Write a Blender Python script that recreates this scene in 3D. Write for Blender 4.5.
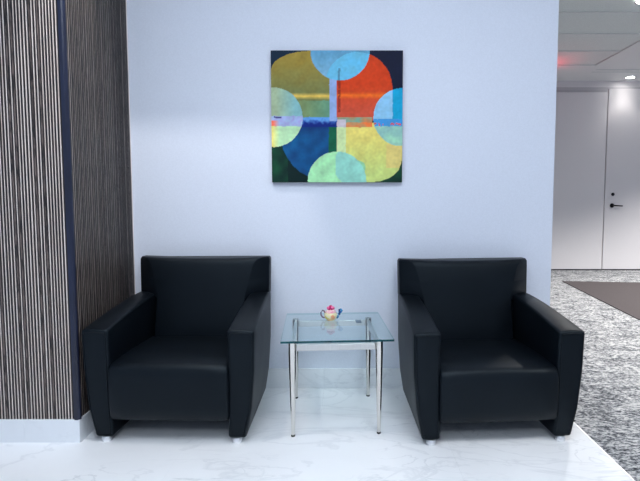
import bpy, bmesh, math, random
from mathutils import Vector, Matrix, noise as mnoise

for o in list(bpy.data.objects):
    bpy.data.objects.remove(o)
S = bpy.context.scene
COL = S.collection
R = math.radians
random.seed(7)

# ------------------------------------------------------------------ camera, world, exposure
FPX, PPX, CAM_H, PITCH = 480.0, 346.0, 1.10, 4.0
cam_data = bpy.data.cameras.new('camera')
cam_data.sensor_fit = 'HORIZONTAL'
cam_data.sensor_width = 36.0
cam_data.lens = 36.0 * FPX / 640.0
cam_data.shift_x = -(PPX - 320.0) / 640.0
HORIZON = 202.7
cam_data.shift_y = (HORIZON + FPX*math.tan(R(PITCH)) - 240.5) / 640.0
cam_data.clip_start = 0.02
cam = bpy.data.objects.new('camera', cam_data)
COL.objects.link(cam)
cam.location = (0, 0, CAM_H)
cam.rotation_euler = (R(90 - PITCH), 0, 0)
S.camera = cam

world = bpy.data.worlds.new('world')
S.world = world
world.use_nodes = True
world.node_tree.nodes['Background'].inputs[0].default_value = (0.60, 0.74, 1.0, 1)
world.node_tree.nodes['Background'].inputs[1].default_value = 0.42

S.view_settings.view_transform = 'Standard'
S.view_settings.look = 'None'
S.view_settings.gamma = 1.0
S.view_settings.use_curve_mapping = False
S.view_settings.exposure = 0.50

# ------------------------------------------------------------------ materials
def srgb(r, g, b):
    f = lambda c: (c / 255.0) / 12.92 if c / 255.0 <= 0.04045 else (((c / 255.0) + 0.055) / 1.055) ** 2.4
    return (f(r), f(g), f(b), 1.0)

def new_mat(name):
    m = bpy.data.materials.new(name)
    m.use_nodes = True
    nt = m.node_tree
    return m, nt, nt.nodes['Principled BSDF']

def N(nt, t, **kw):
    n = nt.nodes.new(t)
    for k, v in kw.items():
        setattr(n, k, v)
    return n

def noise_node(nt, scale, detail=4, rough=0.5, dist=0.0, vec=None):
    n = N(nt, 'ShaderNodeTexNoise')
    n.inputs['Scale'].default_value = scale
    n.inputs['Detail'].default_value = detail
    n.inputs['Roughness'].default_value = rough
    n.inputs['Distortion'].default_value = dist
    if vec is not None:
        nt.links.new(vec, n.inputs['Vector'])
    return n

def ramp(nt, fac, stops):
    r = N(nt, 'ShaderNodeValToRGB')
    el = r.color_ramp.elements
    while len(el) < len(stops):
        el.new(0.5)
    for e, (p, c) in zip(el, stops):
        e.position = p
        e.color = c
    nt.links.new(fac, r.inputs['Fac'])
    return r

def coords(nt, kind='Object', scale=(1, 1, 1), loc=(0, 0, 0), rot=(0, 0, 0)):
    tc = N(nt, 'ShaderNodeTexCoord')
    mp = N(nt, 'ShaderNodeMapping')
    mp.inputs['Scale'].default_value = scale
    mp.inputs['Location'].default_value = loc
    mp.inputs['Rotation'].default_value = rot
    nt.links.new(tc.outputs[kind], mp.inputs['Vector'])
    return mp.outputs['Vector']

def world_coords(nt, scale=(1, 1, 1), loc=(0, 0, 0), rot=(0, 0, 0)):
    gm = N(nt, 'ShaderNodeNewGeometry')
    mp = N(nt, 'ShaderNodeMapping')
    mp.inputs['Scale'].default_value = scale
    mp.inputs['Location'].default_value = loc
    mp.inputs['Rotation'].default_value = rot
    nt.links.new(gm.outputs['Position'], mp.inputs['Vector'])
    return mp.outputs['Vector']

def add_bump(nt, bsdf, height, strength=0.2, dist=0.002):
    b = N(nt, 'ShaderNodeBump')
    b.inputs['Strength'].default_value = strength
    b.inputs['Distance'].default_value = dist
    nt.links.new(height, b.inputs['Height'])
    nt.links.new(b.outputs['Normal'], bsdf.inputs['Normal'])

def paint_mat(name, col, rough=0.6, grain=0.04, spec=0.3):
    m, nt, b = new_mat(name)
    n = noise_node(nt, 140, 3, vec=world_coords(nt))
    c2 = tuple(max(0, v * (1 - grain)) for v in col[:3]) + (1,)
    r = ramp(nt, n.outputs['Fac'], [(0.35, c2), (0.65, col)])
    nt.links.new(r.outputs[0], b.inputs['Base Color'])
    b.inputs['Roughness'].default_value = rough
    b.inputs['Specular IOR Level'].default_value = spec
    add_bump(nt, b, n.outputs['Fac'], 0.08, 0.001)
    return m

def metal_mat(name, col, rough=0.15, stretch=(60, 60, 3)):
    m, nt, b = new_mat(name)
    n = noise_node(nt, 8, 3, vec=coords(nt, 'Object', stretch))
    c2 = tuple(v * 0.9 for v in col[:3]) + (1,)
    r = ramp(nt, n.outputs['Fac'], [(0.3, c2), (0.7, col)])
    nt.links.new(r.outputs[0], b.inputs['Base Color'])
    b.inputs['Metallic'].default_value = 1.0
    b.inputs['Roughness'].default_value = rough
    return m

def marble_mat(name, base=(0.86, 0.88, 0.90, 1), rough=0.16, loc=(0, 0, 0), vein=(0.40, 0.43, 0.47, 1)):
    m, nt, b = new_mat(name)
    v = world_coords(nt, (1, 1, 1), loc, (0, 0, R(35)))
    cloud = noise_node(nt, 1.5, 5, 0.55, 0.6, v)
    cr = ramp(nt, cloud.outputs['Fac'], [(0.35, tuple(c * 0.93 for c in base[:3]) + (1,)), (0.62, base)])
    def ridge(scale, dist, width, vec):
        n = noise_node(nt, scale, 6, 0.55, dist, vec)
        s = N(nt, 'ShaderNodeMath', operation='SUBTRACT'); s.inputs[1].default_value = 0.5
        a = N(nt, 'ShaderNodeMath', operation='ABSOLUTE')
        nt.links.new(n.outputs['Fac'], s.inputs[0]); nt.links.new(s.outputs[0], a.inputs[0])
        mr = N(nt, 'ShaderNodeMapRange'); mr.inputs['From Min'].default_value = 0.0
        mr.inputs['From Max'].default_value = width
        mr.inputs['To Min'].default_value = 1.0; mr.inputs['To Max'].default_value = 0.0
        nt.links.new(a.outputs[0], mr.inputs['Value'])
        return mr.outputs[0]
    v2 = world_coords(nt, (0.8, 2.2, 1.5), loc, (0, 0, R(-40)))
    r1 = ridge(1.1, 1.4, 0.018, v2)
    r2 = ridge(3.2, 1.0, 0.02, v2)
    msk = noise_node(nt, 1.7, 3, 0.5, 0.0, v)
    mk = ramp(nt, msk.outputs['Fac'], [(0.48, (0, 0, 0, 1)), (0.66, (1, 1, 1, 1))])
    m2 = N(nt, 'ShaderNodeMath', operation='MULTIPLY')
    nt.links.new(r2, m2.inputs[0]); nt.links.new(mk.outputs[0], m2.inputs[1])
    m1 = N(nt, 'ShaderNodeMath', operation='MULTIPLY'); m1.inputs[1].default_value = 0.35
    nt.links.new(r1, m1.inputs[0])
    mx = N(nt, 'ShaderNodeMath', operation='MAXIMUM')
    nt.links.new(m1.outputs[0], mx.inputs[0]); nt.links.new(m2.outputs[0], mx.inputs[1])
    k = N(nt, 'ShaderNodeMath', operation='MULTIPLY'); k.inputs[1].default_value = 0.55
    nt.links.new(mx.outputs[0], k.inputs[0])
    mix = N(nt, 'ShaderNodeMix', data_type='RGBA')
    nt.links.new(k.outputs[0], mix.inputs['Factor'])
    nt.links.new(cr.outputs[0], mix.inputs['A'])
    mix.inputs['B'].default_value = vein
    nt.links.new(mix.outputs['Result'], b.inputs['Base Color'])
    b.inputs['Roughness'].default_value = rough
    b.inputs['Specular IOR Level'].default_value = 0.45
    return m

def carpet_mat():
    m, nt, b = new_mat('carpet')
    v = world_coords(nt, (20, 42, 1), rot=(0, 0, R(6)))
    n1 = noise_node(nt, 1.6, 5, 0.7, 0.4, v)
    v2 = world_coords(nt, (60, 150, 1))
    n2 = noise_node(nt, 1.5, 3, 0.6, 0, v2)
    v3 = world_coords(nt, (5, 9, 1))
    n3 = noise_node(nt, 1.3, 3, 0.6, 0.5, v3)
    a = N(nt, 'ShaderNodeMath', operation='MULTIPLY_ADD'); a.inputs[1].default_value = 0.55
    nt.links.new(n2.outputs['Fac'], a.inputs[0]); nt.links.new(n1.outputs['Fac'], a.inputs[2])
    c = N(nt, 'ShaderNodeMath', operation='MULTIPLY_ADD'); c.inputs[1].default_value = 0.35
    nt.links.new(n3.outputs['Fac'], c.inputs[0]); nt.links.new(a.outputs[0], c.inputs[2])
    hf_ = N(nt, 'ShaderNodeMath', operation='MULTIPLY'); hf_.inputs[1].default_value = 0.5
    nt.links.new(c.outputs[0], hf_.inputs[0])
    r = ramp(nt, hf_.outputs[0], [(0.41, srgb(40, 43, 49)), (0.455, srgb(108, 111, 116)), (0.49, srgb(158, 160, 162)), (0.535, srgb(200, 200, 199))])
    nt.links.new(r.outputs[0], b.inputs['Base Color'])
    b.inputs['Roughness'].default_value = 0.95
    b.inputs['Specular IOR Level'].default_value = 0.1
    add_bump(nt, b, a.outputs[0], 0.6, 0.006)
    return m

def leather_mat():
    m, nt, b = new_mat('black_leather')
    v = coords(nt, 'Object')
    vo = N(nt, 'ShaderNodeTexVoronoi'); vo.inputs['Scale'].default_value = 420
    nt.links.new(v, vo.inputs['Vector'])
    n = noise_node(nt, 5, 3, vec=v)
    r = ramp(nt, n.outputs['Fac'], [(0.3, (0.0022, 0.0036, 0.0058, 1)), (0.7, (0.003, 0.0048, 0.0076, 1))])
    nt.links.new(r.outputs[0], b.inputs['Base Color'])
    rr = N(nt, 'ShaderNodeMapRange'); rr.inputs['To Min'].default_value = 0.40; rr.inputs['To Max'].default_value = 0.50
    nt.links.new(n.outputs['Fac'], rr.inputs['Value']); nt.links.new(rr.outputs[0], b.inputs['Roughness'])
    b.inputs['Specular IOR Level'].default_value = 0.21
    b.inputs['Specular Tint'].default_value = (0.74, 0.90, 1.0, 1)
    add_bump(nt, b, vo.outputs['Distance'], 0.12, 0.0006)
    return m

def slat_mat(name, c0, c1, dash=False):
    m, nt, b = new_mat(name)
    v = world_coords(nt, (90, 90, 14 if dash else 3))
    n = noise_node(nt, 1.0, 4, 0.6, 0.2, v)
    r = ramp(nt, n.outputs['Fac'], [(0.40, c0), (0.58, c1)])
    nt.links.new(r.outputs[0], b.inputs['Base Color'])
    b.inputs['Roughness'].default_value = 0.45
    return m

def emit_mat(name, col, strength):
    m = bpy.data.materials.new(name); m.use_nodes = True
    nt = m.node_tree; nt.nodes.clear()
    e = N(nt, 'ShaderNodeEmission'); e.inputs[0].default_value = col; e.inputs[1].default_value = strength
    o = N(nt, 'ShaderNodeOutputMaterial'); nt.links.new(e.outputs[0], o.inputs[0])
    return m

def glass_mat():
    m = bpy.data.materials.new('table_glass'); m.use_nodes = True
    nt = m.node_tree; nt.nodes.clear()
    t = N(nt, 'ShaderNodeBsdfTransparent'); t.inputs[0].default_value = (0.91, 0.97, 0.97, 1)
    g = N(nt, 'ShaderNodeBsdfGlossy'); g.inputs['Roughness'].default_value = 0.02
    g.inputs['Color'].default_value = (0.92, 0.98, 1, 1)
    f = N(nt, 'ShaderNodeFresnel'); f.inputs[0].default_value = 1.45
    mx = N(nt, 'ShaderNodeMixShader'); o = N(nt, 'ShaderNodeOutputMaterial')
    gm = N(nt, 'ShaderNodeNewGeometry')
    iv = N(nt, 'ShaderNodeMath', operation='SUBTRACT'); iv.inputs[0].default_value = 1.0
    mu = N(nt, 'ShaderNodeMath', operation='MULTIPLY')
    nt.links.new(gm.outputs['Backfacing'], iv.inputs[1]); nt.links.new(iv.outputs[0], mu.inputs[0]); nt.links.new(f.outputs[0], mu.inputs[1])
    nt.links.new(mu.outputs[0], mx.inputs[0]); nt.links.new(t.outputs[0], mx.inputs[1]); nt.links.new(g.outputs[0], mx.inputs[2])
    nt.links.new(mx.outputs[0], o.inputs[0])
    return m

M = {}
M['wall'] = paint_mat('wall_paint', (0.72, 0.765, 0.86, 1), 0.55)
M['far_wall'] = paint_mat('far_wall_paint', (0.70, 0.68, 0.69, 1), 0.6)
M['door'] = paint_mat('door_laminate', (0.72, 0.70, 0.71, 1), 0.5)
M['ceiling'] = paint_mat('ceiling_paint', (0.80, 0.80, 0.80, 1), 0.8)
M['ceil_tile'] = paint_mat('ceiling_tile', (0.74, 0.79, 0.78, 1), 0.9, 0.12)
M['tbar'] = paint_mat('ceiling_grid', (0.64, 0.67, 0.67, 1), 0.6)
M['shadow_gap'] = paint_mat('gap_shade', (0.05, 0.05, 0.055, 1), 0.8)
M['door_trim'] = paint_mat('door_trim', (0.50, 0.49, 0.51, 1), 0.6)
M['marble'] = marble_mat('white_marble')
M['marble_base'] = marble_mat('white_marble_skirting', (0.84, 0.87, 0.90, 1), 0.2, (3.1, 1.7, 0.4), (0.5, 0.53, 0.57, 1))
M['grout'] = paint_mat('grout', (0.80, 0.82, 0.85, 1), 0.8)
M['carpet'] = carpet_mat()
M['rug'] = paint_mat('rug_pile', srgb(84, 79, 80), 0.95, 0.25, 0.1)
M['leather'] = leather_mat()
M['chrome'] = metal_mat('polished_chrome', (0.74, 0.72, 0.68, 1), 0.10)
M['rail_metal'] = metal_mat('brushed_rail', (0.62, 0.62, 0.61, 1), 0.3)
M['satin'] = metal_mat('satin_aluminium', (0.88, 0.89, 0.90, 1), 0.42)
M['black_metal'] = metal_mat('black_metal', (0.02, 0.02, 0.022, 1), 0.35)
M['navy_trim'] = None
m, nt, b = new_mat('navy_corner_trim')
n = noise_node(nt, 3, 3, vec=world_coords(nt, (8, 8, 1)))
r = ramp(nt, n.outputs['Fac'], [(0.3, (0.008, 0.010, 0.025, 1)), (0.7, (0.014, 0.020, 0.050, 1))])
nt.links.new(r.outputs[0], b.inputs['Base Color']); b.inputs['Roughness'].default_value = 0.28
M['navy_trim'] = m
M['slat_cream'] = slat_mat('slat_cream', (0.68, 0.57, 0.51, 1), (0.86, 0.76, 0.70, 1))
M['slat_brown'] = slat_mat('slat_brown', (0.012, 0.008, 0.007, 1), (0.17, 0.13, 0.115, 1), True)
M['slat_dark'] = slat_mat('slat_dark', (0.004, 0.0035, 0.004, 1), (0.024, 0.016, 0.014, 1), True)
M['glass'] = glass_mat()
m, nt, b = new_mat('glass_edge')
n = noise_node(nt, 30, 2, vec=coords(nt))
r = ramp(nt, n.outputs['Fac'], [(0.3, srgb(8, 52, 60)), (0.7, srgb(22, 84, 92))])
nt.links.new(r.outputs[0], b.inputs['Base Color']); b.inputs['Roughness'].default_value = 0.25; b.inputs['Specular IOR Level'].default_value = 0.2
tr = N(nt, 'ShaderNodeBsdfTransparent'); tr.inputs[0].default_value = (0.62, 0.82, 0.82, 1)
gm = N(nt, 'ShaderNodeNewGeometry'); mx = N(nt, 'ShaderNodeMixShader')
nt.links.new(gm.outputs['Backfacing'], mx.inputs[0]); nt.links.new(b.outputs[0], mx.inputs[1]); nt.links.new(tr.outputs[0], mx.inputs[2])
nt.links.new(mx.outputs[0], nt.nodes['Material Output'].inputs[0])
M['glass_edge'] = m
M['light_panel'] = emit_mat('light_diffuser', (0.84, 0.91, 1.0, 1), 10.0)
M['hall_light'] = emit_mat('hall_downlight_lens', (1.0, 0.97, 0.94, 1), 30.0)
M['red_glow'] = emit_mat('red_sign_face', (1.0, 0.06, 0.09, 1), 6.5)

# ------------------------------------------------------------------ mesh helpers
def tag(o, label=None, cat=None, group=None, kind=None):
    if label: o['label'] = label
    if cat: o['category'] = cat
    if group: o['group'] = group
    if kind: o['kind'] = kind
    return o

def obj(name, bm, mat, parent=None, smooth=None):
    me = bpy.data.meshes.new(name)
    bmesh.ops.recalc_face_normals(bm, faces=bm.faces)
    bm.to_mesh(me); bm.free()
    if smooth is not None:
        for p in me.polygons: p.use_smooth = True
        me.set_sharp_from_angle(angle=R(smooth))
    for mm in (mat if isinstance(mat, (list, tuple)) else [mat]):
        me.materials.append(mm)
    o = bpy.data.objects.new(name, me)
    COL.objects.link(o)
    if parent is not None: o.parent = parent
    return o

def inst(name, src, parent, loc=(0, 0, 0), rot=(0, 0, 0)):
    o = bpy.data.objects.new(name, src.data if hasattr(src, 'data') else src)
    COL.objects.link(o); o.parent = parent
    o.location = loc; o.rotation_euler = rot
    return o

def empty(name, loc=(0, 0, 0), rz=0.0):
    o = bpy.data.objects.new(name, None); COL.objects.link(o)
    o.location = loc; o.rotation_euler = (0, 0, rz); o.empty_display_size = 0.1
    return o

def box(bm, x0, x1, y0, y1, z0, z1, mi=0):
    vs = [bm.verts.new(p) for p in ((x0,y0,z0),(x1,y0,z0),(x1,y1,z0),(x0,y1,z0),(x0,y0,z1),(x1,y0,z1),(x1,y1,z1),(x0,y1,z1))]
    fs = []
    for f in ((0,1,2,3),(4,5,6,7),(0,1,5,4),(1,2,6,5),(2,3,7,6),(3,0,4,7)):
        fc = bm.faces.new([vs[i] for i in f]); fc.material_index = mi; fs.append(fc)
    return fs

def B(*a, **k):
    bm = bmesh.new(); box(bm, *a, **k); return bm

def bevel(bm, w, seg=3, ang=25):
    bmesh.ops.recalc_face_normals(bm, faces=bm.faces)
    ed = [e for e in bm.edges if len(e.link_faces) == 2 and e.calc_face_angle(0) > R(ang)]
    bmesh.ops.bevel(bm, geom=ed, offset=w, segments=seg, profile=0.5, affect='EDGES', clamp_overlap=True)
    return bm

def loft(bm, rings, cap=True):
    vr = [[bm.verts.new(p) for p in r] for r in rings]
    n = len(vr[0])
    for a, b_ in zip(vr[:-1], vr[1:]):
        for i in range(n):
            bm.faces.new((a[i], a[(i+1) % n], b_[(i+1) % n], b_[i]))
    if cap:
        bm.faces.new(vr[0]); bm.faces.new(vr[-1])
    return bm

def lathe(bm, prof, seg=24, c=(0, 0, 0)):
    rings = [[(c[0]+r*math.cos(2*math.pi*i/seg), c[1]+r*math.sin(2*math.pi*i/seg), c[2]+z) for i in range(seg)] for r, z in prof]
    return loft(bm, rings)

def tube(bm, pts, rad, seg=8, closed=False):
    pts = [Vector(p) for p in pts]; n = len(pts); rings = []
    for i, p in enumerate(pts):
        if closed: t = pts[(i+1) % n] - pts[i-1]
        else: t = pts[min(i+1, n-1)] - pts[max(i-1, 0)]
        t.normalize()
        a = Vector((0, 0, 1)) if abs(t.z) < 0.9 else Vector((1, 0, 0))
        u = t.cross(a).normalized(); v = t.cross(u)
        r = rad[i] if isinstance(rad, (list, tuple)) else rad
        rings.append([p + r*(math.cos(2*math.pi*k/seg)*u + math.sin(2*math.pi*k/seg)*v) for k in range(seg)])
    if closed:
        vr = [[bm.verts.new(q) for q in r] for r in rings]
        for j in range(n):
            a, b_ = vr[j], vr[(j+1) % n]
            for i in range(seg):
                bm.faces.new((a[i], a[(i+1) % seg], b_[(i+1) % seg], b_[i]))
        return bm
    return loft(bm, rings)

# ------------------------------------------------------------------ the room
WY = 2.796          # lobby feature wall
CZ = 3.035          # ceiling height
FARY = 7.81         # far hall wall
TX = 1.142          # marble / carpet border
AX, AY = -1.219, 2.134   # column corner
BX = -1.230         # column meets the wall

# marble floor: substrate + slabs
fl = tag(obj('floor', B(-4.0, TX, -3.0, WY + 0.15, -0.06, -0.012), M['grout']),
         'white polished marble floor of large slabs under the armchairs', 'floor', kind='structure')
tile_data = {}
def slab(x0, x1, y0, y1):
    g_ = 0.0002
    bm = B(x0 + g_, x1 - g_, y0 + g_, y1 - g_, -0.012, 0.0)
    return obj('tile', bm, M['marble'], fl)
rows = [2.428 - 0.6*k for k in range(10)]
for k, y0 in enumerate(rows):
    y1 = y0 + 0.6 if k else WY + 0.02
    off = -0.13 if k % 2 == 0 else 0.47
    xs = [TX] + [x for x in [off + 1.2*j for j in range(3, -5, -1)] if -3.9 < x < TX - 0.05] + [-4.0]
    for xa, xb in zip(xs[1:], xs[:-1]):
        slab(xa, xb, max(y0, -3.0), y1)

tag(obj('floor_carpet', B(TX + 0.004, 8.0, -3.0, FARY, -0.06, -0.002), M['carpet']),
    'mottled grey and white carpet floor of the hallway', 'carpet floor', kind='structure')
tag(obj('floor_office', B(-4.0, TX, WY + 0.151, FARY, -0.06, -0.002), M['carpet']),
    'mottled grey carpet behind the lobby wall', 'carpet floor', kind='structure')
tag(obj('trim_1', B(TX, TX + 0.004, -3.0, WY + 0.15, -0.06, 0.001), M['satin']),
    'thin metal edge strip between marble and carpet', 'edge strip', kind='structure')

rug = tag(obj('area_rug', bevel(B(0, 4.0, -2.22, 0.0, -0.001, 0.008), 0.003, 1), M['rug']), 'dark taupe flat rug lying on the hallway carpet', 'rug')
rug.location = (3.025, 6.657, 0); rug.rotation_euler = (0, 0, R(-7.0))
# lobby wall
tag(obj('wall_back', B(-4.0, 1.203, WY, WY + 0.15, 0.0, CZ), M['wall']),
    'smooth pale blue-white painted wall behind the armchairs', 'wall', kind='structure')
bb = tag(empty('baseboard_back', (0, 0, 0)), 'white marble skirting along the pale wall', 'baseboard', kind='structure')
edges = [-1.230, -0.13, 1.07, 1.203]
for xa, xb in zip(edges[:-1], edges[1:]):
    obj('skirting_slab', B(xa + 0.0006, xb - 0.0006, WY - 0.012, WY, 0.0, 0.117), M['marble_base'], bb)

# slatted column at the left
wl = tag(empty('wall_left', (0, 0, 0)), 'column clad in narrow cream and dark brown vertical slats', 'slatted column', kind='structure')
bm = bmesh.new()
poly = [(-2.6, AY + 0.009), (AX - 0.009, AY + 0.009), (BX - 0.009, WY), (-2.6, WY)]
loft(bm, [[(x, y, 0.109) for x, y in poly], [(x, y, CZ) for x, y in poly]])
obj('backing_panel', bm, M['slat_cream'], wl)
sm = {}
for key, w, d, mk in (('dark', 0.0072, 0.0026, 'slat_dark'), ('thin', 0.0050, 0.0026, 'slat_dark'), ('brown', 0.0062, 0.0022, 'slat_brown')):
    me_o = obj('slat', B(-w/2, w/2, -d, 0.0, 0.109, CZ), M[mk], wl)
    sm[key] = (me_o.data, w)
    bpy.data.objects.remove(me_o)
def slat_run(length):
    """positions of the dark ribs; the cream ground shows in the gaps between them"""
    s_, out = 0.0, []
    while s_ < length:
        s_ += 0.0066 + random.uniform(-0.0006, 0.0008)
        for key in (('dark',) if random.random() < 0.55 else ('thin', 'brown', 'thin')):
            w = sm[key][1]; out.append((key, s_ + w/2)); s_ += w
    return out
for key, d in slat_run(0.62):
    inst('slat', sm[key][0], wl, (AX - 0.023 - d, AY + 0.009, 0))
ang = math.atan2(WY - AY, BX - AX)
ln = math.hypot(WY - AY, BX - AX)
for key, d in slat_run(ln - 0.040):
    k_ = (0.014 + d)/ln
    inst('slat', sm[key][0], wl, (AX - 0.009 + (BX - AX)*k_, AY + (WY - AY)*k_, 0), (0, 0, ang))
bm = bmesh.new()
q = [(AX - 0.025, AY + 0.010), (AX - 0.025, AY - 0.001), (AX - 0.010, AY - 0.002), (AX - 0.002, AY + 0.004), (AX + 0.001, AY + 0.012), (AX + 0.001, AY + 0.014), (AX - 0.012, AY + 0.014)]
loft(bm, [[(x, y, 0.107) for x, y in q], [(x, y, CZ) for x, y in q]])
tag(obj('corner_trim', bm, M['navy_trim'], wl, smooth=35), 'dark navy corner trim')
# column plinth in marble pieces
bl = tag(empty('baseboard_left', (0, 0, 0)), 'white marble plinth at the foot of the slatted column', 'baseboard', kind='structure')
for xa, xb in ((AX - 0.005 - 0.25, AX - 0.002), (AX - 0.005 - 0.85, AX - 0.256), (-2.6, AX - 0.856)):
    obj('plinth_slab', B(xa, xb, AY, AY + 0.02, 0, 0.108), M['marble_base'], bl)
bm = bmesh.new()
pl = [(AX - 0.002, AY + 0.0205), (BX - 0.002, WY - 0.0125), (BX - 0.02, WY - 0.0125), (AX - 0.02, AY + 0.0205)]
loft(bm, [[(x, y, 0.0) for x, y in pl], [(x, y, 0.108) for x, y in pl]])
obj('plinth_slab', bm, M['marble_base'], bl)

# far hallway wall with tall doors
tag(obj('wall_far', B(-2.0, 8.0, FARY, FARY + 0.15, 0.0, CZ), M['far_wall']),
    'grey-white far wall of the hallway', 'wall', kind='structure')
DJ = 4.176
def door(name, x0, x1, z1, label, handle):
    d = tag(empty(name, ((x0+x1)/2, FARY, 0)), label, 'door', kind='structure')
    w = (x1 - x0)/2
    obj('door_panel', bevel(B(-w, w, -0.030, 0.0, 0.018, z1), 0.003, 1), M['door'], d)
    obj('threshold_shade', B(-w, w, -0.016, 0.0, 0.0, 0.018), M['shadow_gap'], d)  # dark strip stands for the shade in the gap under the door
    if handle:
        lx = 4.300 - (x0+x1)/2
        h = bmesh.new()
        lathe(h, [(0.0, 0), (0.034, 0), (0.036, 0.004), (0.030, 0.012), (0.012, 0.016), (0.011, 0.05), (0.0, 0.052)], 20)
        bmesh.ops.rotate(h, verts=h.verts, cent=(0, 0, 0), matrix=Matrix.Rotation(R(90), 3, 'X'))
        bmesh.ops.translate(h, verts=h.verts, vec=(lx, -0.030, 1.055))
        tube(h, [(lx, -0.075, 1.055), (lx + 0.05, -0.08, 1.052), (lx + 0.14, -0.078, 1.048), (lx + 0.15, -0.070, 1.048)], [0.013, 0.012, 0.011, 0.009], 10)
        tag(obj('door_handle', h, M['black_metal'], d, smooth=40), 'black lever handle')
        h = bmesh.new()
        lathe(h, [(0.0, 0), (0.026, 0), (0.027, 0.006), (0.020, 0.018), (0.0, 0.020)], 20)
        bmesh.ops.rotate(h, verts=h.verts, cent=(0, 0, 0), matrix=Matrix.Rotation(R(90), 3, 'X'))
        bmesh.ops.translate(h, verts=h.verts, vec=(lx + 0.008, -0.030, 1.235))
        tag(obj('deadbolt', h, M['black_metal'], d, smooth=40), 'black round deadbolt')
    return d
door('door_1', 2.95, DJ - 0.008, 2.855, 'plain tall pale grey door panel left of the lever handle', False)
door('door_2', DJ + 0.008, 5.42, 2.905, 'tall pale grey door with black lever handle and deadbolt', True)
tag(obj('trim_2', B(2.90, DJ - 0.008, FARY - 0.012, FARY, 2.862, 2.905), M['door_trim']),
    'grey head trim above the left door panel', 'door trim', kind='structure')
tag(obj('trim_3', B(1.0, 8.0, FARY - 0.005, FARY, 2.915, 2.935), M['door_trim']),
    'thin horizontal grey trim line above the hallway doors', 'trim', kind='structure')

# ceiling : plaster slabs around a tiled field
FX0, FX1, FY0, FY1 = 1.27, 3.53, 3.14, 6.95
bm = bmesh.new()
box(bm, -4.0, FX0, -3.0, FARY, CZ + 0.001, CZ + 0.10)
box(bm, FX1, 8.0, -3.0, FARY, CZ + 0.001, CZ + 0.10)
box(bm, FX0, FX1, -3.0, FY0, CZ + 0.001, CZ + 0.10)
box(bm, FX0, FX1, FY1, FARY, CZ + 0.001, CZ + 0.10)
ce = tag(obj('ceiling', bm, M['ceiling']), 'pale plaster and tiled ceiling over the hallway', 'ceiling', kind='structure')
nx, ny = 1, 6
tw, th = (FX1 - FX0)/nx, (FY1 - FY0)/ny
bm = B(-tw/2 + 0.006, tw/2 - 0.006, -th/2 + 0.006, th/2 - 0.006, 0.012, 0.03)
po = obj('tile', bm, M['ceil_tile'], ce); tdat = po.data
first = True
for a in range(nx):
    for c in range(ny):
        loc = (FX0 + (a+0.5)*tw, FY0 + (c+0.5)*th, CZ)
        if first: po.location = loc; first = False
        else: inst('tile', tdat, ce, loc)
for c in range(ny + 1):
    obj('grid_bar', B(FX0, FX1, FY0 + c*th - 0.008, FY0 + c*th + 0.008, CZ + 0.002, CZ + 0.02), M['tbar'], ce)
for a in range(nx + 1):
    obj('grid_bar', B(FX0 + a*tw - 0.007, FX0 + a*tw + 0.007, FY0, FY1, CZ + 0.001, CZ + 0.019), M['tbar'], ce)
obj('lid', B(FX0, FX1, FY0, FY1, CZ + 0.031, CZ + 0.05), M['ceiling'], ce)
obj('reveal_strip', B(FX1 + 0.12, 8.0, 7.13, 7.16, CZ - 0.003, CZ + 0.001), M['tbar'], ce)
obj('reveal_strip', B(FX1 + 0.12, 8.0, 7.27, 7.29, CZ - 0.003, CZ + 0.001), M['tbar'], ce)

# ------------------------------------------------------------------ light fixtures
def panel_light(x, y, w, l, label, mat='light_panel'):
    t = tag(empty('ceiling_light', (x, y, CZ)), label, 'ceiling light')
    bm = bmesh.new()
    f = 0.03
    for (a, b_, c, d) in ((-w/2-f, -w/2, -l/2-f, l/2+f), (w/2, w/2+f, -l/2-f, l/2+f), (-w/2, w/2, -l/2-f, -l/2), (-w/2, w/2, l/2, l/2+f)):
        box(bm, a, b_, c, d, -0.014, 0.0)
    obj('frame', bm, M['ceiling'], t)
    obj('diffuser', B(-w/2, w/2, -l/2, l/2, -0.008, 0.0), M[mat], t)
    return t
panel_light(-0.55, 0.55, 0.6, 1.2, 'white rectangular ceiling light panel above the left armchair')
panel_light(0.75, 0.55, 0.6, 1.2, 'white rectangular ceiling light panel above the right armchair')
panel_light(-0.55, -1.6, 0.6, 1.2, 'white rectangular ceiling light panel behind the viewer at left')
panel_light(0.75, -1.6, 0.6, 1.2, 'white rectangular ceiling light panel behind the viewer at right')

def downlight(x, y, label, power, ang=95):
    t = tag(empty('downlight', (x, y, CZ)), label, 'downlight')
    bm = bmesh.new()
    lathe(bm, [(0.075, 0.0), (0.078, -0.004), (0.062, -0.006), (0.058, 0.0)], 28)
    obj('trim_ring', bm, M['door_trim'], t, smooth=40)
    bm = bmesh.new(); lathe(bm, [(0.0, -0.002), (0.058, -0.002), (0.058, 0.0), (0.0, 0.0)], 28)
    obj('lens', bm, M['hall_light'], t)
    ld = bpy.data.lights.new('lamp', 'SPOT'); ld.energy = power; ld.spot_size = R(ang); ld.spot_blend = 0.7
    ld.shadow_soft_size = 0.05; ld.color = (1.0, 0.965, 0.93)
    lo = bpy.data.objects.new('lamp', ld); COL.objects.link(lo); lo.parent = t; lo.location = (0, 0, -0.03)
    return t
downlight(4.40, 7.58, 'round recessed downlight near the far hallway wall', 8)
downlight(2.86, 4.76, 'round recessed downlight at the top edge above the hallway carpet', 420, 116)
downlight(5.6, 5.6, 'round recessed downlight further right over the dark rug', 560, 112)
downlight(4.0, 2.9, 'round recessed downlight over the near hallway carpet', 260, 95)

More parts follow.
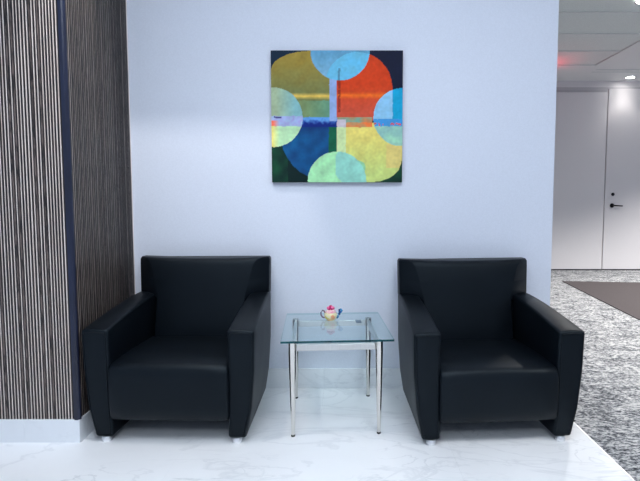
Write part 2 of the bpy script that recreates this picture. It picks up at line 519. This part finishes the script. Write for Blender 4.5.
downlight(2.7, 0.9, 'unseen downlight added to brighten the carpet edge beside the viewer', 110, 110)  # unseen fill lamp, added to lift the near carpet
t = tag(empty('added_step_spotlight', (-0.95, 1.84, CZ)), 'unseen square box spotlight added to cast the step of light beside the slatted column', 'spotlight')  # unseen lamp box, added and shaped to cut the light step on the wall
bm = bmesh.new()
for (a, b_, c, d) in ((-0.058, -0.05, -0.088, 0.088), (0.05, 0.058, -0.088, 0.088), (-0.05, 0.05, -0.088, -0.08), (-0.05, 0.05, 0.08, 0.088)):
    box(bm, a, b_, c, d, -0.16, 0.0)
box(bm, -0.05, 0.05, -0.08, 0.08, -0.012, 0.0)
obj('housing', bm, M['black_metal'], t)
bm = bmesh.new(); bmesh.ops.create_uvsphere(bm, u_segments=16, v_segments=10, radius=0.009)
bu = obj('bulb', bm, M['hall_light'], t); bu.location = (0, 0, -0.022)
ld = bpy.data.lights.new('lamp', 'POINT'); ld.energy = 48; ld.shadow_soft_size = 0.005; ld.color = (1.0, 0.97, 0.95)
lo = bpy.data.objects.new('lamp', ld); COL.objects.link(lo); lo.parent = t; lo.location = (0, 0, -0.037)

t = tag(empty('illuminated_sign', (2.80, 6.95, CZ)), 'small red illuminated ceiling sign glowing behind the wall edge', 'sign')
obj('housing', bevel(B(-0.15, 0.15, -0.03, 0.03, -0.24, -0.03), 0.004, 1), M['ceiling'], t)
obj('stem', B(-0.03, 0.03, -0.02, 0.02, -0.03, 0.0), M['ceiling'], t)
obj('lit_face', B(-0.135, 0.135, -0.034, -0.03, -0.225, -0.045), M['red_glow'], t)
obj('lit_edge', B(0.15, 0.153, -0.025, 0.025, -0.22, -0.04), M['red_glow'], t)

# ------------------------------------------------------------------ armchairs
def arm_mesh(side):
    """side -1 / +1 ; local x outward positive, then mirrored"""
    ny_ = 9
    rings = []
    for k in range(ny_):
        t_ = k/(ny_ - 1)
        y = -0.322 + t_*0.592
        top = 0.526 + 0.076*(1 - (1 - min(1, t_/0.92))**1.45)
        o_top = 0.394 - 0.028*t_
        o_bot = 0.348 - 0.018*t_
        i_top = 0.270 - 0.010*t_
        i_bot = 0.266 - 0.006*t_
        z0 = 0.024
        zs = [z0, 0.16, 0.34, top]
        outs = [o_bot, o_bot + (o_top - o_bot)*0.60, o_bot + (o_top - o_bot)*0.93, o_top]
        ins = [i_bot, i_bot + 0.002, i_bot + 0.004, i_top]
        yy = [y if k else y + 0.012*(1 - (z - z0)/(top - z0)) for z in zs]
        ring = [(o, yv, z) for o, z, yv in zip(outs, zs, yy)]
        mid = ((o_top + i_top)/2, yy[-1], top + 0.004)
        ring += [mid] + [(i_, yv, z) for i_, z, yv in list(zip(ins, zs, yy))[::-1]]
        rings.append([(side*a, b_, c) for a, b_, c in ring])
    bm = bmesh.new(); loft(bm, rings)
    bevel(bm, 0.013, 4, 30)
    return bm

def arm_piping(side):
    # welt around the front panel of the arm
    pts = [(0.337, 0.036), (0.364, 0.16), (0.379, 0.34), (0.3825, 0.503), (0.378, 0.514), (0.333, 0.5185), (0.285, 0.514), (0.2805, 0.503), (0.281, 0.34), (0.279, 0.16), (0.277, 0.036)]
    P = [(side*x, -0.3225 + 0.012*(1 - (z - 0.018)/0.508), z) for x, z in pts]
    bm = bmesh.new(); tube(bm, P, 0.0022, 6, closed=True)
    return bm

def seat_mesh(zt):
    # cushion block with a rounded, slightly bulging front
    prof = [(-0.314, 0.110), (-0.327, 0.126), (-0.333, 0.17), (-0.335, 0.23), (-0.333, zt - 0.055), (-0.327, zt - 0.025), (-0.314, zt - 0.008),
            (-0.292, zt), (-0.20, zt + 0.006), (-0.10, zt + 0.008), (0.02, zt + 0.006), (0.14, zt + 0.002), (0.14, 0.110)]
    xs = [-0.274, -0.270, -0.262, -0.20, -0.10, 0.0, 0.10, 0.20, 0.262, 0.270, 0.274]
    rings = []
    for x in xs:
        e = abs(x)/0.274
        crown = 0.010*(1 - e*e)
        inset = 0.0 if abs(x) < 0.265 else (0.004 if abs(x) < 0.272 else 0.012)
        ring = []
        for (y, z) in prof:
            yy = y + inset if y < 0 else y
            zz = z + crown*(0.8 if z > zt - 0.03 else 0) - (inset if z > 0.2 else -inset)
            if y < -0.29: yy -= 0.006*(1 - e*e)
            ring.append((x, yy, zz))
        rings.append(ring)
    bm = bmesh.new(); loft(bm, rings)
    return bm

def back_mesh():
    # half-width of front face, y of front face, half-width outside, y where the side starts, y rear
    lv = [  # z, hf, yf, ho, ys, yr
        (0.30, 0.246, 0.110, 0.258, 0.135, 0.275),
        (0.45, 0.246, 0.135, 0.258, 0.165, 0.280),
        (0.570, 0.240, 0.156, 0.262, 0.185, 0.285),
        (0.580, 0.240, 0.158, 0.350, 0.225, 0.296),
        (0.592, 0.242, 0.160, 0.362, 0.228, 0.298),
        (0.68, 0.262, 0.172, 0.364, 0.234, 0.300),
        (0.755, 0.282, 0.182, 0.365, 0.238, 0.300),
        (0.785, 0.300, 0.190, 0.366, 0.242, 0.300),
        (0.799, 0.322, 0.206, 0.360, 0.250, 0.296)]
    rings = []
    for i, (z, hf, yf, ho, ys, yr) in enumerate(lv):
        sag = [0, 0, 0, 0, 0, 0.0, 0.002, 0.005, 0.007][i]
        puff = [0.0, 0.006, 0.012, 0.012, 0.012, 0.012, 0.008, 0.004, 0.0][i]
        ring = []
        for f in (-1, -0.6, -0.2, 0.2, 0.6, 1):
            ring.append((hf*f, yf - puff*(1 - f*f), z - sag*(1 - f*f)))
        ring += [(ho, ys, z), (ho, yr, z)]
        for f in (0.6, 0.2, -0.2, -0.6):
            ring.append((ho*f, yr, z - sag*(1 - f*f)))
        ring += [(-ho, yr, z), (-ho, ys, z)]
        rings.append(ring)
    bm = bmesh.new(); loft(bm, rings)
    bevel(bm, 0.006, 2, 28)
    return bm

def armchair(loc, rz, zt, label):
    t = tag(empty('armchair', loc, rz), label, 'armchair', 'black leather club armchairs against the wall')
    for s_ in (-1, 1):
        a = obj('arm', arm_mesh(s_), M['leather'], t, smooth=40)
        obj('piping', arm_piping(s_), M['leather'], a, smooth=60)
    obj('seat', seat_mesh(zt), M['leather'], t, smooth=50)
    obj('backrest', back_mesh(), M['leather'], t, smooth=32)
    obj('seat_frame', B(-0.262, 0.262, -0.22, 0.255, 0.075, 0.30), M['leather'], t)  # hung low to deepen the shade under the seat
    obj('rear_shade_panel', B(-0.300, 0.300, 0.252, 0.268, 0.030, 0.55), M['leather'], t)  # unseen panel added to block light from behind and darken the floor below
    bm = bmesh.new(); lathe(bm, [(0.0, 0.0), (0.020, 0.0), (0.022, 0.003), (0.022, 0.017), (0.018, 0.024), (0.0, 0.0245)], 20)
    f0 = obj('foot', bm, M['satin'], t, smooth=40)
    tag(f0, 'short round chrome foot')
    f0.location = (-0.304, -0.292, 0)
    for x, y in ((0.304, -0.292), (-0.296, 0.22), (0.296, 0.22)):
        inst('foot', f0, t, (x, y, 0))['label'] = 'short round chrome foot'
    return t
armchair((-0.799, 2.443, 0), R(-1.2), 0.368, 'black leather armchair beside the slatted column, left of the glass table')
armchair((0.674, 2.434, 0), R(3.6), 0.358, 'black leather armchair next to the hallway carpet, right of the glass table').scale = (1, 1, 0.985)

# ------------------------------------------------------------------ glass side table
TZ = 0.452
tb = tag(empty('side_table', (-0.062, 2.433, 0), R(4.0)), 'small square glass-topped side table with tapered chrome legs', 'side table')
hx, hy = 0.204, 0.222
bm = bmesh.new()
fs = box(bm, -0.258, 0.272, -0.248, 0.318, TZ, TZ + 0.011)
bevel(bm, 0.002, 2)
for f in bm.faces:
    f.material_index = 0 if abs(f.normal.z) > 0.9 else 1
gt = obj('glass_top', bm, [M['glass'], M['glass_edge']], tb)
gt['label'] = 'clear glass top with green edge'
bm = bmesh.new()
def sq(h, z): return [(h, h, z), (-h, h, z), (-h, -h, z), (h, -h, z)]
lg = []
for h, z in ((0.0085, 0.008), (0.0125, 0.16), (0.0165, 0.32), (0.018, 0.40), (0.018, TZ)):
    lg.append([(h*math.cos(2*math.pi*i/16), h*math.sin(2*math.pi*i/16), z) for i in range(16)])
loft(bm, lg)
leg = obj('leg', bm, M['chrome'], tb, smooth=50)
bm = bmesh.new(); lathe(bm, [(0.0, 0.0), (0.010, 0.0), (0.010, 0.007), (0.0, 0.008)], 14)
ft = obj('rubber_foot', bm, M['black_metal'], leg)
leg.location = (-hx, -hy, 0)
for x, y in ((hx, -hy), (-hx, hy), (hx, hy)):
    l2 = inst('leg', leg, tb, (x, y, 0)); inst('rubber_foot', ft, l2)
for y in (-hy, hy):
    obj('rail', bevel(B(-hx + 0.018, hx - 0.018, y - 0.008, y + 0.008, TZ - 0.042, TZ - 0.010), 0.003, 2), M['rail_metal'], tb)
for x in (-hx, hx):
    obj('rail', bevel(B(x - 0.008, x + 0.008, -hy + 0.018, hy - 0.018, TZ - 0.042, TZ - 0.010), 0.003, 2), M['rail_metal'], tb)
m, nt, b = new_mat('grey_sticker')
n = noise_node(nt, 90, 2, vec=coords(nt))
r = ramp(nt, n.outputs['Fac'], [(0.4, srgb(60, 80, 100)), (0.6, srgb(80, 100, 120))]); nt.links.new(r.outputs[0], b.inputs['Base Color'])
tag(obj('sticker', B(0.126, 0.156, 0.115, 0.185, TZ - 0.0012, TZ - 0.0002), m, tb), 'small grey sticker under the glass')

# ------------------------------------------------------------------ miniature teapot on the glass
pt = tag(empty('ornamental_teapot', (-0.083, 2.575, TZ + 0.011)), 'tiny colourful floral teapot ornament standing on the glass table', 'teapot')
def spots_mat(name, base, cols, scale=55):
    m, nt, b = new_mat(name)
    v = coords(nt, 'Object')
    vo = N(nt, 'ShaderNodeTexVoronoi'); vo.inputs['Scale'].default_value = scale
    nt.links.new(v, vo.inputs['Vector'])
    sep = N(nt, 'ShaderNodeSeparateColor'); nt.links.new(vo.outputs['Color'], sep.inputs[0])
    st = [(0.0, base)] + [(0.35 + 0.6*i/len(cols), c) for i, c in enumerate(cols)]
    r = ramp(nt, sep.outputs[0], st); r.color_ramp.interpolation = 'CONSTANT'
    nt.links.new(r.outputs[0], b.inputs['Base Color']); b.inputs['Roughness'].default_value = 0.25
    return m
bodym = spots_mat('glazed_floral', srgb(236, 226, 180), [srgb(232, 190, 140), srgb(226, 214, 120), srgb(236, 170, 130), srgb(244, 236, 210)])
pinkm = spots_mat('glazed_pink', srgb(205, 30, 110), [srgb(230, 60, 140), srgb(170, 16, 84), srgb(240, 120, 170)], 90)
greym = spots_mat('glazed_mauve', srgb(120, 105, 130), [srgb(150, 110, 120), srgb(90, 96, 120)], 80)
bluem = spots_mat('glazed_blue', srgb(40, 90, 160), [srgb(60, 150, 200), srgb(30, 60, 110)], 80)
palem = spots_mat('glazed_pale_pink', srgb(240, 190, 195), [srgb(250, 220, 215), srgb(232, 150, 170)], 80)
bm = bmesh.new(); lathe(bm, [(0.0, 0.0), (0.022, 0.0), (0.024, 0.003), (0.032, 0.012), (0.036, 0.024), (0.035, 0.034), (0.029, 0.042), (0.0, 0.043)], 28)
obj('pot_body', bm, bodym, pt, smooth=50)
bm = bmesh.new(); lathe(bm, [(0.0, 0.042), (0.028, 0.042), (0.027, 0.050), (0.018, 0.058), (0.0, 0.060)], 24)
lid = obj('lid', bm, palem, pt, smooth=50)
bm = bmesh.new()
for k in range(6):
    a = k*math.pi/3
    for j in range(1):
        c = Vector((0.012*math.cos(a), 0.012*math.sin(a), 0.066))
        bmesh.ops.create_icosphere(bm, subdivisions=2, radius=0.0105, matrix=Matrix.Translation(c) @ Matrix.Rotation(a, 4, 'Z') @ Matrix.Diagonal((1, 0.8, 0.9, 1)))
bmesh.ops.create_icosphere(bm, subdivisions=2, radius=0.011, matrix=Matrix.Translation((0, 0, 0.072)))
obj('rose_knob', bm, pinkm, lid, smooth=60)
bm = bmesh.new()
pts = [(-0.033, 0, 0.012), (-0.044, 0, 0.016), (-0.052, 0, 0.028), (-0.053, 0, 0.042), (-0.046, 0, 0.053), (-0.036, 0, 0.050), (-0.031, 0, 0.040)]
tube(bm, pts, 0.0042, 10)
obj('handle', bm, greym, pt, smooth=60)
bm = bmesh.new(); tube(bm, [(0.030, 0, 0.016), (0.039, 0, 0.021), (0.045, 0, 0.031), (0.049, 0, 0.042), (0.052, 0, 0.047)], [0.010, 0.008, 0.0065, 0.0055, 0.006], 12)
sp = obj('spout', bm, bluem, pt, smooth=60)
bm = bmesh.new()
for k in range(5):
    a = k*2*math.pi/5
    bmesh.ops.create_icosphere(bm, subdivisions=2, radius=0.006, matrix=Matrix.Translation((0.053 + 0.007*math.cos(a), 0.003, 0.051 + 0.007*math.sin(a))) @ Matrix.Diagonal((1, 0.5, 1, 1)))
obj('blossom', bm, bluem, sp, smooth=60)

# ------------------------------------------------------------------ abstract painting
def lerp(a, b_, t_): return tuple(x + (y - x)*t_ for x, y in zip(a, b_))
def art(u, v):
    """u right, v down in 0..1 ; returns sRGB 0..255"""
    X, Y = 35 + u*410, 33 + v*412
    X += 1.6*mnoise.noise(Vector((u*26, v*26, 4.0))); Y += 1.6*mnoise.noise(Vector((u*26, v*26, 9.0)))
    w = lambda s, o=0: mnoise.noise(Vector((X/s + o, Y/s + o*1.7, o)))
    def circ(cx, cy, r): return (X - cx)**2 + (Y - cy)**2 < r*r
    n1, n2 = 0.55*w(30, 3), 0.7*w(9, 8)
    blot = 1 + 0.16*n1 + 0.08*n2
    # background corners
    if Y < 250: c = (12, 22, 52) if X > 300 else (14, 40, 66)
    else:
        c = (22, 82, 58) if X < 85 or X > 300 else (10, 38, 40)
        c = lerp(c, (10, 30, 34), max(0, min(1, 0.5 + n1)))
    # upper left olive field
    if X < 217 and Y < 242 and (X > 155 or Y > 90 or ((X - 155)/118)**2 + ((Y - 92)/57)**2 < 1):
        c = lerp((150, 136, 62), (112, 124, 80), max(0, min(1, (Y - 60)/110 + 0.5*n1)))
        if Y > 188: c = lerp((122, 146, 100), (96, 150, 128), max(0, min(1, (X - 120)/90)))
        k = max(0, 1 - abs(Y - 174)/11)
        c = lerp(c, (226, 198, 96), k)
    # red disc
    if X >= 217 and Y < 262 and (circ(300, 150, 113) or (X < 330 and Y > 150)) and X < 413:
        c = lerp((205, 66, 26), (196, 84, 66), max(0, min(1, (Y - 140)/90 + 0.4*n1)))
        c = lerp(c, (150, 44, 14), max(0, min(1, n1*1.2)) * (1 if Y < 170 else 0.3))
        k = max(0, 1 - abs(Y - 172)/12)
        c = lerp(c, (236, 124, 30), k*0.8)
    # lower left blue disc
    if Y > 255 and 60 < X < 217 and (X > 165 or circ(215, 290, 152)):
        c = lerp((18, 66, 128), (16, 92, 150), max(0, min(1, 0.5 + n1)))
        if Y < 285: c = lerp((12, 34, 104), c, (Y - 255)/30)
    if Y > 262 and 214 <= X < 241: c = (18, 96, 72)
    # lower right yellow-green field
    if Y > 258 and X >= 239 and (X < 360 or Y < 380 or ((X - 350)/92)**2 + ((Y - 378)/66)**2 < 1):
        c = lerp((222, 216, 122), (186, 212, 132), max(0, min(1, (Y - 290)/130 + 0.4*n1)))
        if X > 395 and 325 < Y < 400: c = lerp(c, (216, 200, 130), 0.7)
        if X < 268: c = (196, 228, 176) if Y < 350 else (160, 222, 196)
        if ((X - 298)/32)**2 + ((Y - 400)/26)**2 < 1: c = (140, 208, 168)
    # horizontal band
    if 240 < Y < 271:
        if X < 240: c = lerp((92, 158, 236), (16, 40, 130), max(0, min(1, (Y - 247)/14 + 0.9*n2)))
        elif X < 350: c = lerp((236, 128, 70), (112, 164, 152), max(0, min(1, (0.75 if Y < 256 else 0.2) + 1.8*n1)))
        if X >= 240 and X < 268 and Y > 246: c = (190, 190, 210)
    # periwinkle stripe
    if 217 < X < 239 and 110 < Y < 252: c = (140, 172, 230)
    if 243 < X < 251 and 88 < Y < 225 and n2 > -0.25: c = lerp(c, (110, 30, 30) if Y > 126 else (60, 110, 150), 0.55)
    # the four pale discs
    if circ(250, 33, 92):
        c = lerp((92, 158, 204), (120, 180, 222), max(0, min(1, (Y - 40)/70)))
        if circ(305, 140, 102): c = lerp((112, 196, 240), (90, 184, 236), max(0, min(1, 0.5 + n1)))
        if 243 < X < 250 and Y > 88: c = (80, 140, 180)
    if circ(40, 240, 93):
        if Y < 236: c = lerp((158, 186, 160), (128, 188, 202), max(0, min(1, (X - 50)/60)))
        elif Y < 268:
            c = lerp((160, 200, 244), (150, 150, 216), max(0, min(1, 0.5 + n2)))
            if X < 60 and Y > 250: c = lerp((232, 112, 92), c, max(0, min(1, (X - 40)/20)))
            if 42 < X < 66 and 238 < Y < 243: c = (70, 70, 140)
        else: c = lerp((222, 214, 120), (176, 226, 188), max(0, min(1, (X - 34)/26)))
    if circ(446, 240, 92):
        if Y < 268:
            c = (134, 196, 242) if X < 414 else (16, 160, 216)
            if Y > 245: c = lerp((76, 160, 232), (40, 140, 226), max(0, min(1, 0.5 + n1)))
            if Y > 258 and (n2 > 0.12): c = (198, 90, 110)
        elif Y < 330: c = lerp((134, 190, 204), (146, 206, 180), max(0, min(1, 0.5 + n1)))
    if circ(240, 440, 92):
        c = (160, 230, 184) if X < 268 else (134, 214, 192)
        if X > 236 and (X - 300)**2 + (Y - 390)**2 < 70**2: c = (142, 214, 208)
    g1 = 1.0
    return tuple(max(2, min(254, x*blot*g1)) for x in c)

PX0, PX1, PZ0, PZ1, PYF = -0.424, 0.321, 1.217, 1.955, 2.768
pn = tag(empty('abstract_painting', ((PX0+PX1)/2, WY, PZ0)), 'square abstract painting of overlapping coloured discs hung above the table', 'painting')
pw, ph = PX1 - PX0, PZ1 - PZ0
NG = 240
me = bpy.data.meshes.new('painted_canvas')
verts = [(-pw/2 + pw*i/NG, PYF - WY, ph*j/NG) for j in range(NG + 1) for i in range(NG + 1)]
faces = [(j*(NG+1)+i, j*(NG+1)+i+1, (j+1)*(NG+1)+i+1, (j+1)*(NG+1)+i) for j in range(NG) for i in range(NG)]
me.from_pydata(verts, [], faces)
ca = me.color_attributes.new('paint', 'FLOAT_COLOR', 'POINT')
buf = []
for j in range(NG + 1):
    for i in range(NG + 1):
        c_ = srgb(*art(i/NG, 1 - j/NG)); buf.extend((min(0.95, c_[0]*1.18), min(0.95, c_[1]*1.04), c_[2]*0.9, 1.0))
ca.data.foreach_set('color', buf)
m, nt, b = new_mat('painted_canvas')
at = N(nt, 'ShaderNodeVertexColor'); at.layer_name = 'paint'
nt.links.new(at.outputs['Color'], b.inputs['Base Color'])
b.inputs['Roughness'].default_value = 0.5
b.inputs['Specular IOR Level'].default_value = 0.12
wn = noise_node(nt, 300, 2, vec=coords(nt)); add_bump(nt, b, wn.outputs['Fac'], 0.1, 0.0008)
me.materials.append(m)
pc = bpy.data.objects.new('painted_canvas', me); COL.objects.link(pc); pc.parent = pn
m = paint_mat('canvas_edge', srgb(74, 58, 62), 0.6)
obj('stretcher_frame', B(-pw/2, pw/2, PYF - WY + 0.0004, 0.0, 0.0, ph), m, pn)
